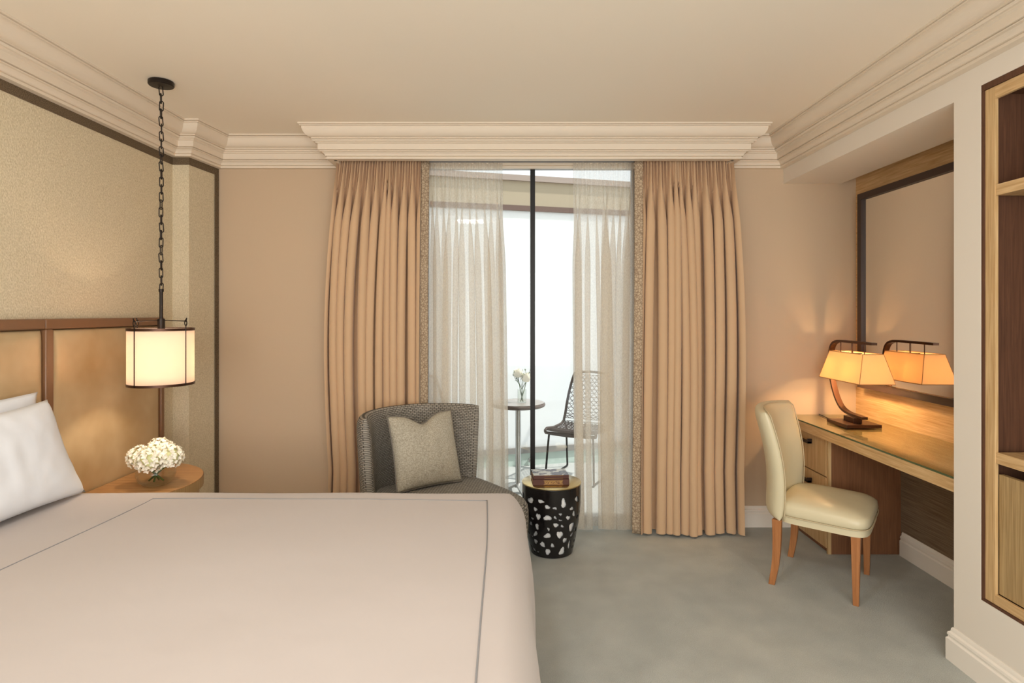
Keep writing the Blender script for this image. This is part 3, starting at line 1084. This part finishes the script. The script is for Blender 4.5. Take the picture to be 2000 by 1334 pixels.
# books on the drum table
def book(label, loc, rz, w, d, h, cover, spine=False):
    t = thing('book', label, 'book', loc, rz, 'books on the drum side table')
    c = .0022
    m = MB().box(-w / 2, w / 2, -d / 2, d / 2, 0, c).box(-w / 2, w / 2, -d / 2, d / 2, h - c, h).box(-w / 2, w / 2, -d / 2, -d / 2 + c, c, h - c)
    m.build('cover', M['book_dark'], t, bevel=.0006)
    MB().box(-w / 2 + .003, w / 2 - .003, -d / 2 + c, d / 2 - .003, c, h - c).build('pages', M['book_pages'], t)
    if cover is not None:
        MB().box(-w / 2, w / 2, -d / 2, d / 2, h, h + .0006).build('cover_print', cover, t)
    m = MB()
    rnd = random.Random(h * 1000 + w)
    yf = -d / 2 - .0004
    def bar(x0, x1, z0, z1): m.box(x0, x1, yf, yf + .0006, z0, z1)
    bar(-w * .20, w * .33, h * .82, h * .87); bar(-w * .20, w * .33, h * .12, h * .17)
    x = -w * .18
    while spine and x < w * .31:
        ww = rnd.uniform(.0022, .0042)
        bar(x, x + .0009, h * .28, h * .7)
        if rnd.random() < .7: bar(x, x + ww, h * .62, h * .7)
        if rnd.random() < .5: bar(x + ww - .0009, x + ww, h * .28, h * .7)
        if rnd.random() < .5: bar(x, x + ww, h * .28, h * .35)
        x += ww + .0016
    m.build('spine_gilding', M['gold'], t)
book('thick brown book with gilt spine, the lower one on the drum table', (.222, 3.552, TH + .0035), R(3), .215, .145, .034, None, True)
book('pale book with blue grey printed cover on top of the brown book', (.222, 3.556, TH + .0385), R(5), .208, .14, .022, M['book_cover'])

# ------------------------------------------------------------------ desk
dk = thing('desk', 'built in oak desk with glass top and drawer pedestal in the alcove', 'desk')
DZT = .742; DF = 1.822
MB().box(DF + .002, XA - .001, 2.442, YB - .001, DZT - .055, DZT).build('desk_top', M['oak_y'], dk, bevel=.002)
MB().box(DF + .003, XA - .003, 2.445, YB - .003, DZT + .0005, DZT + .0085).build('glass_top', M['desk_glass'], dk)
MB().box(DF + .0025, DF + .0045, 2.445, YB - .003, DZT + .0005, DZT + .0085).build('glass_edge', Mat('green_glass_edge', srgb(78, 92, 62), .2), dk)
PY0 = 3.515
MB().box(1.885, XA - .001, PY0, YB - .022, .0, DZT - .056).build('pedestal', M['pedestal'], dk)
MB().box(1.868, 1.886, PY0 - .001, PY0 + .016, .0, DZT - .056).build('pedestal_stile', M['oak_z'], dk)
for (z0, z1) in ((.455, .690), (.235, .447), (.03, .227)):
    d = MB().box(1.866, 1.884, PY0 + .020, YB - .024, z0, z1).build('drawer', M['oak_z'], dk, bevel=.001)
    MB().box(1.838, 1.862, 3.70, 3.84, z1 - .075, z1 - .062).box(1.838, 1.866, 3.70, 3.708, z1 - .075, z1 - .045).box(1.838, 1.866, 3.832, 3.84, z1 - .075, z1 - .045).build('drawer_pull', M['handle'], d, bevel=.001)

# ------------------------------------------------------------------ mirror
mr = thing('wall_mirror', 'large dark framed mirror on the oak panelling above the desk', 'mirror')
m = MB(); MZ0, MZ1, MY0, MY1 = .953, 2.192, 2.52, 3.828; fw = .040
for (a, b, c, d) in ((MY0, MY1, MZ0, MZ0 + fw), (MY0, MY1, MZ1 - fw, MZ1), (MY0, MY0 + fw, MZ0 + fw, MZ1 - fw), (MY1 - fw, MY1, MZ0 + fw, MZ1 - fw)):
    m.box(2.222, XA - .001, a, b, c, d)
m.build('frame', M['mirror_frame'], mr)
MB().box(2.238, 2.245, MY0 + fw - .002, MY1 - fw + .002, MZ0 + fw - .002, MZ1 - fw + .002).build('mirror_glass', M['mirror'], mr)

# ------------------------------------------------------------------ desk lamp
LZ = DZT + .0092
dl = thing('desk_lamp', 'dark bronze curved arm desk lamp with lit rectangular parchment shade on the desk', 'desk lamp', (2.062, 3.60, LZ))
MB().box(-.098, .108, -.112, .112, 0, .019).build('base', M['bronze_brown'], dl, bevel=.001)
MB().box(-.028, .022, -.06, .05, .019, .050).build('riser', M['bronze_brown'], dl, bevel=.001)
arc = [(0, -.125, .060), (0, 0.0, .063), (0, .07, .072), (0, .12, .092), (0, .165, .135), (0, .20, .19), (0, .225, .25), (0, .240, .32), (0, .245, .38),
       (0, .240, .43), (0, .225, .465), (0, .200, .487), (0, .165, .498), (0, .12, .502), (0, 0, .502), (0, -.215, .500)]
def cr(ps, k=5):
    out = []
    P = [Vector(q) for q in ps]
    for i in range(len(P) - 1):
        p0, p1, p2, p3 = P[max(i - 1, 0)], P[i], P[i + 1], P[min(i + 2, len(P) - 1)]
        for j in range(k):
            t_ = j / k
            out.append(.5 * ((2 * p1) + (p2 - p0) * t_ + (2 * p0 - 5 * p1 + 4 * p2 - p3) * t_ ** 2 + (3 * p1 - p0 - 3 * p2 + p3) * t_ ** 3))
    out.append(P[-1])
    return out
MB().bar(cr(arc), .034, .014, (1, 0, 0)).build('curved_arm', M['bronze_brown'], dl, smooth=50)
sz0, sz1 = .272, .440
bt_ = [(-.102, -.245), (.102, -.245), (.102, .195), (-.102, .195)]
tp_ = [(-.060, -.205), (.060, -.205), (.060, .150), (-.060, .150)]
m = MB()
for k in range(4):
    a, b = bt_[k], bt_[(k + 1) % 4]; c, d = tp_[(k + 1) % 4], tp_[k]
    m.add([(a[0], a[1], sz0), (b[0], b[1], sz0), (c[0], c[1], sz1), (d[0], d[1], sz1)], [(0, 1, 2, 3)])
m.build('lamp_shade', M['shade_gold'], dl, solid=.0015)
m = MB()
for k in range(4):
    a, b = bt_[k], bt_[(k + 1) % 4]; c, d = tp_[k], tp_[(k + 1) % 4]
    m.tube([(a[0], a[1], sz0), (b[0], b[1], sz0)], .0022, 6); m.tube([(c[0], c[1], sz1), (d[0], d[1], sz1)], .0022, 6)
    m.tube([(a[0], a[1], sz0), (c[0], c[1], sz1)], .0018, 6)
m.build('shade_trim', Mat('tan_shade_trim', srgb(176, 130, 78), .7), dl)
for yy in (-.12, .005, .13):
    MB().tube([(0, yy, .498), (0, yy, .432)], .0045 if yy == .005 else .003, 8).build('hanger', M['bronze_brown'], dl, smooth=60)
MB().tube([(-.06, .005, .432), (.06, .005, .432)], .002, 6).tube([(0, -.20, .432), (0, .145, .432)], .002, 6).build('shade_spider', M['bronze_brown'], dl)
for yy in (-.10, .11):
    MB().lathe([(.003, .04), (.012, .03), (.014, .01), (.022, -.015), (.018, -.035), (0, -.044)], 16, (0, yy, .385)).build('bulb', M['bulb'], dl, smooth=180)
    point('desk_lamp_light', (0, yy, .33), 4.2, (1.0, 0.64, 0.32), .02, dl)
tag(MB().tube(cr([(2.06, 3.735, LZ + .004), (2.02, 3.80, LZ + .004), (2.03, 3.87, LZ + .004), (2.04, 3.95, LZ + .004)]), .003, 6).build('lamp_cord', M['bronze'], None, smooth=180),
    'thin dark cord running from the desk lamp base to the back wall', 'cord')

# ------------------------------------------------------------------ built-in cabinet
cb = thing('built_in_cabinet', 'tall oak cabinet with open shelves set in the wall at the right edge', 'cabinet')
CX = XR + .006; Y1_, Y0_ = 2.287, 1.06; Z0_, Z1_ = .330, 2.285; fw = .047
for nm, (a, b, c, d) in (('frame_stile', (Y1_ - fw, Y1_, Z0_, Z1_)), ('frame_stile', (Y0_, Y0_ + fw, Z0_, Z1_)), ('frame_rail', (Y0_ + fw, Y1_ - fw, Z1_ - fw, Z1_)), ('frame_rail', (Y0_ + fw, Y1_ - fw, Z0_, Z0_ + fw * .8))):
    MB().box(CX, CX + .013, a, b, c, d).build(nm, M['oak_z'] if 'stile' in nm else M['oak_y'], cb, bevel=.001)
m = MB().box(2.40, 2.415, Y0_, Y1_, Z0_, Z1_).box(CX + .0135, 2.40, Y1_ - .02, Y1_, Z0_, Z1_).box(CX + .0135, 2.40, Y0_, Y0_ + .02, Z0_, Z1_).box(CX + .0135, 2.40, Y0_, Y1_, Z1_ - .02, Z1_).box(CX + .0135, 2.40, Y0_, Y1_, Z0_, Z0_ + .02)
m.build('carcass', M['oak_dark'], cb)
MB().box(XR + .001, CX + .04, Y1_ + .001, 2.2995, Z0_, Z1_).box(XR + .001, CX + .04, Y0_, 2.2995, Z1_ + .001, 2.3095).box(XR + .001, CX + .04, Y0_, 2.2995, .3195, Z0_ - .001).build('shadow_gap_lining', M['oak_dark'], cb)
for z in (1.872, .862):
    MB().box(CX + .003, 2.40, Y0_ + fw, Y1_ - fw, z, z + .042).build('shelf', M['oak_y'], cb, bevel=.001)
yc_ = (Y0_ + Y1_) / 2
for (a, b) in ((yc_ + .002, Y1_ - fw - .004), (Y0_ + fw + .004, yc_ - .002)):
    MB().box(CX + .012, CX + .032, a, b, Z0_ + fw * .8 + .004, .822).build('cabinet_door', M['oak_door'], cb, bevel=.001)

# ------------------------------------------------------------------ desk chair
ch = thing('desk_chair', 'cream leather dining chair with wooden legs pulled up to the desk', 'chair', (1.672, 3.18, 0), math.atan2(.8, .6))
def cback(u, v):
    t_ = (v + 1) / 2
    z = lerp(.345, .925, t_) - .012 * u * u * t_
    wdt = lerp(.235, .268, sstep(0, 1, t_))
    y = .275 - .085 * u * u + .055 * (t_ - .3) + .035 * math.sin(PI * t_) * -1
    x = u * wdt - .03 * t_
    return (x, y, z), Vector((.32 * u, 1, 0)).normalized()
MB().slab(cback, .036, 12, 40, 36).build('backrest', M['leather_cream'], ch, smooth=180)
for sgn in (1,):
    q = []
    for i in range(60):
        # piping along the front edge of the back
        s_ = i / 59
        if s_ < .4: u, v = -.985, lerp(-1, .97, s_ / .4)
        elif s_ < .6: u, v = lerp(-.985, .985, (s_ - .4) / .2), .975
        else: u, v = .985, lerp(.97, -1, (s_ - .6) / .4)
        p_, n_ = cback(u, v)
        q.append(tuple(Vector(p_) - Vector(n_) * .022))
    MB().tube(q, .0028, 6).build('piping', Mat('tan_piping', srgb(206, 190, 156), .5), ch, smooth=180)
sp_ = [(.006, .372), (0, .380), (-.003, .395), (0, .420), (.010, .440), (.03, .452), (.07, .461), (.13, .466), (.2, .468)]
def trap(m, k=.06):
    m.v = [(x * (1 + k * (-(y) / .25)), y, z - (.012 * sstep(.1, -.26, y) if z > .43 else 0)) for x, y, z in m.v]
    return m
trap(puck(.238, .215, 6, sp_, -.015)).build('seat_cushion', M['leather_cream'], ch, smooth=180)
trap(puck(.235, .212, 6, [(0, .338), (0, .372)], -.015)).build('seat_rail', M['leather_cream'], ch, smooth=50)
q = [(x * 1.002, y, z) for x, y, z in trap(puck(.241, .218, 6, [(0, .374)], -.015)).v]
MB().tube(q, .003, 6, closed=True).build('piping', Mat('tan_piping_seat', srgb(200, 184, 150), .5), ch, smooth=180)
for sx in (-1, 1):
    m = MB()
    # front tapered leg
    o = 0
    for (z, w_) in ((.338, .021), (0, .013)):
        for a, b in ((-1, -1), (1, -1), (1, 1), (-1, 1)):
            m.v.append((sx * .216 + a * w_, -.172 + b * w_, z))
    m.f += [(0, 1, 5, 4), (1, 2, 6, 5), (2, 3, 7, 6), (3, 0, 4, 7), (0, 3, 2, 1), (4, 5, 6, 7)]
    m.build('leg', M['chair_leg'], ch, bevel=.002)
    m = MB()
    pts = cr([(sx * .215, .190, .345), (sx * .215, .190, .24), (sx * .217, .196, .12), (sx * .220, .215, 0)], 6)
    for i, p_ in enumerate(pts):
        w_ = lerp(.021, .014, i / (len(pts) - 1))
        for a, b in ((-1, -1), (1, -1), (1, 1), (-1, 1)):
            m.v.append((p_.x + a * w_ * .8, p_.y + b * w_ * 1.1, p_.z))
    for i in range(len(pts) - 1):
        for k in range(4):
            a = i * 4 + k; b = i * 4 + (k + 1) % 4
            m.f.append((a, b, b + 4, a + 4))
    e = (len(pts) - 1) * 4
    m.f += [(0, 3, 2, 1), (e, e + 1, e + 2, e + 3)]
    m.build('leg', M['chair_leg'], ch, smooth=40, bevel=.002)

# ------------------------------------------------------------------ balcony table, flowers, chairs
BTX, BTY, BTZ = .045, 4.75, .715
FLZ = -.02
bt2 = thing('bistro_table', 'round grey bistro table with steel pedestal on the balcony', 'table', (BTX, BTY, FLZ))
hz_ = BTZ - FLZ
MB().lathe([(0, hz_ - .004), (.205, hz_ - .004), (.208, hz_), (0, hz_)], 64).build('table_top', M['stone_top'], bt2, smooth=40)
MB().lathe([(0, hz_ - .034), (.20, hz_ - .034), (.214, hz_ - .026), (.218, hz_ - .014), (.214, hz_ - .004), (.205, hz_ - .0035)], 64).build('table_edge', M['stone_edge'], bt2, smooth=60)
MB().lathe([(.022, hz_ - .034), (.022, .10), (.030, .085), (.034, .06)], 24).build('pedestal', M['chrome'], bt2, smooth=60)
for k in range(4):
    a = R(20 + 90 * k)
    MB().bar([(0.02 * math.cos(a), .02 * math.sin(a), .085), (.12 * math.cos(a), .12 * math.sin(a), .055), (.24 * math.cos(a), .24 * math.sin(a), .012)], .06, .02, (-math.sin(a), math.cos(a), 0)).build('foot', M['chrome'], bt2, bevel=.003)

vz = thing('bud_vase', 'small clear glass cylinder vase with white roses on the balcony table', 'vase', (BTX + .03, BTY - .02, BTZ + .001))
MB().lathe([(0, 0), (.035, 0), (.036, .004), (.036, .105), (.033, .105), (.033, .008), (0, .008)], 32).build('cylinder', gl, vz, smooth=40)
def rose(label, c, r, seed):
    rnd = random.Random(seed)
    t = thing('rose', label, 'flower', (BTX + .03, BTY - .02, BTZ + .01), 0, 'white roses in the bud vase')
    m = MB()
    m.lathe([(0, -r * .8)] + [(r * .6 * math.sin(PI * i / 8), -r * .8 * math.cos(PI * i / 8)) for i in range(1, 8)] + [(0, r * .8)], 12, c)
    for k in range(16):
        a = k * 2.4; lv = k / 16
        rr = r * lerp(.45, 1.0, lv)
        for_ = lambda s, v: (c[0] + math.cos(a + (s - .5) * 1.5) * rr * (.55 + .45 * math.sin(v * 1.7)), c[1] + math.sin(a + (s - .5) * 1.5) * rr * (.55 + .45 * math.sin(v * 1.7)),
                             c[2] - r * .7 + v * r * lerp(1.7, 1.2, lv) * (1 - .5 * (2 * s - 1) ** 2))
        m.grid(for_, 5, 5)
    m.build('bloom', M['petal'], t, smooth=180)
    MB().tube([(c[0], c[1], c[2] - r * .6), (c[0] * .4, c[1] * .4, .08), (-c[0] * .3, -c[1] * .3, .0)], .003, 6).build('stem', M['green'], t, smooth=180)
rose('greenish white rose on the upper left of the bud vase', (-.030, 0, .222), .044, 1)
rose('white rose on the right of the bud vase', (.036, -.01, .190), .046, 2)
sg = thing('leaf_sprig', 'grey green leaf sprigs around the roses in the bud vase', 'foliage', (BTX + .03, BTY - .02, BTZ + .01))
rnd = random.Random(9)
lf = MB(); stm = MB()
for k in range(11):
    a = k * 1.1 + .4; L = rnd.uniform(.12, .24)
    e_ = Vector((math.cos(a) * .075, math.sin(a) * .05, .10 + L * .7))
    ps = [Vector((0, 0, .0)), Vector((0, 0, .09)), e_ * .75 + Vector((0, 0, .02)), e_]
    c2 = cr(ps, 4); stm.tube(c2, .0013, 5)
    for j in range(8):
        p_ = c2[len(c2) // 2 + min(j // 2 + 1, len(c2) // 2 - 1)]
        d = Vector((rnd.uniform(-1, 1), rnd.uniform(-1, 1), rnd.uniform(-.4, .8))).normalized()
        x = d.cross(Vector((0, 0, 1))).normalized()
        l = rnd.uniform(.014, .026)
        lf.add([p_, p_ + d * l * .5 + x * l * .32, p_ + d * l, p_ + d * l * .5 - x * l * .32], [(0, 1, 2, 3)])
lf.build('leaves', M['leaf'], sg); stm.build('stems', M['green'], sg)


def wicker_chair(label, loc, rz):
    """faces local -x"""
    t = thing('woven_chair', label, 'chair', loc, rz, 'woven chairs on the balcony')
    SW = .23
    zs = .43
    def side(s):      # profile in x,z: front edge of the seat to top of the back
        P = [(-.235, zs - .03), (-.245, zs), (-.21, zs + .012), (-.05, zs - .008), (.12, zs - .005), (.185, zs + .015), (.215, zs + .08), (.235, zs + .20), (.262, zs + .33), (.295, zs + .45)]
        f_ = s * (len(P) - 1); i = min(int(f_), len(P) - 2); q = f_ - i
        return lerp(P[i][0], P[i + 1][0], q), lerp(P[i][1], P[i + 1][1], q)
    def S(s, u):
        x, z = side(s)
        w_ = SW * (1 if s < .55 else lerp(1, .72, ((s - .55) / .45) ** 2))
        return Vector((x - .0, u * w_, z - (.010 * (1 - u * u) if s < .55 else 0)))
    for u in (-1, 1):
        pass
    fr = [S(i / 40, -1) for i in range(1, 41)] + [S(1, lerp(-1, 1, i / 10)) + Vector((0, 0, .02 * math.sin(PI * i / 10))) for i in range(1, 10)] + [S(1 - i / 40, 1) for i in range(0, 40)] + [S(.025, lerp(1, -1, i / 10)) for i in range(1, 10)]
    MB().tube(fr, .012, 8, closed=True).build('frame', M['wicker'], t, smooth=180)
    def weave(s0, s1, ns_, nu_, name):
        m = MB()
        for i in range(ns_ + 1):
            s = lerp(s0, s1, i / ns_)
            m.tube([S(s, lerp(-1, 1, k / 6)) for k in range(7)], .0026, 4, cap=False)
        for i in range(-nu_, 2 * nu_):
            for sg_ in (1, -1):
                q = []
                for k in range(25):
                    u = -1 + 2 * (i / nu_ + sg_ * 0 + (k / 24 if sg_ > 0 else 1 - k / 24))
                    s = lerp(s0, s1, k / 24)
                    if -1 <= u <= 1: q.append(S(s, u))
                if len(q) > 2: m.tube(q, .0026, 4, cap=False)
        m.build(name, M['wicker'], t)
    weave(.12, .56, 16, 14, 'woven_seat')
    weave(.60, .99, 13, 9, 'woven_back')
    m = MB().box(-.236, -.228, -SW + .01, SW - .01, zs - .035, zs - .012)
    m.build('front_apron', M['wicker'], t)
    for u in (-1, 1):
        MB().tube(cr([(-.225, u * .20, zs - .02), (-.24, u * .21, .25), (-.262, u * .22, .02), (-.245, u * .22, .010), (.20, u * .22, .010), (.245, u * .22, .02), (.235, u * .215, .06), (.17, u * .20, zs - .02)], 5), .009, 8).build('sled_leg', M['black_metal'], t, smooth=180)
    return t
wc = wicker_chair('brown woven balcony chair facing left, partly behind the right sheer curtain', (.60, 5.28, FLZ), R(63))
dup(wc, (-.64, 4.98, FLZ), R(128), 'brown woven balcony chair seen faintly through the left sheer curtain')
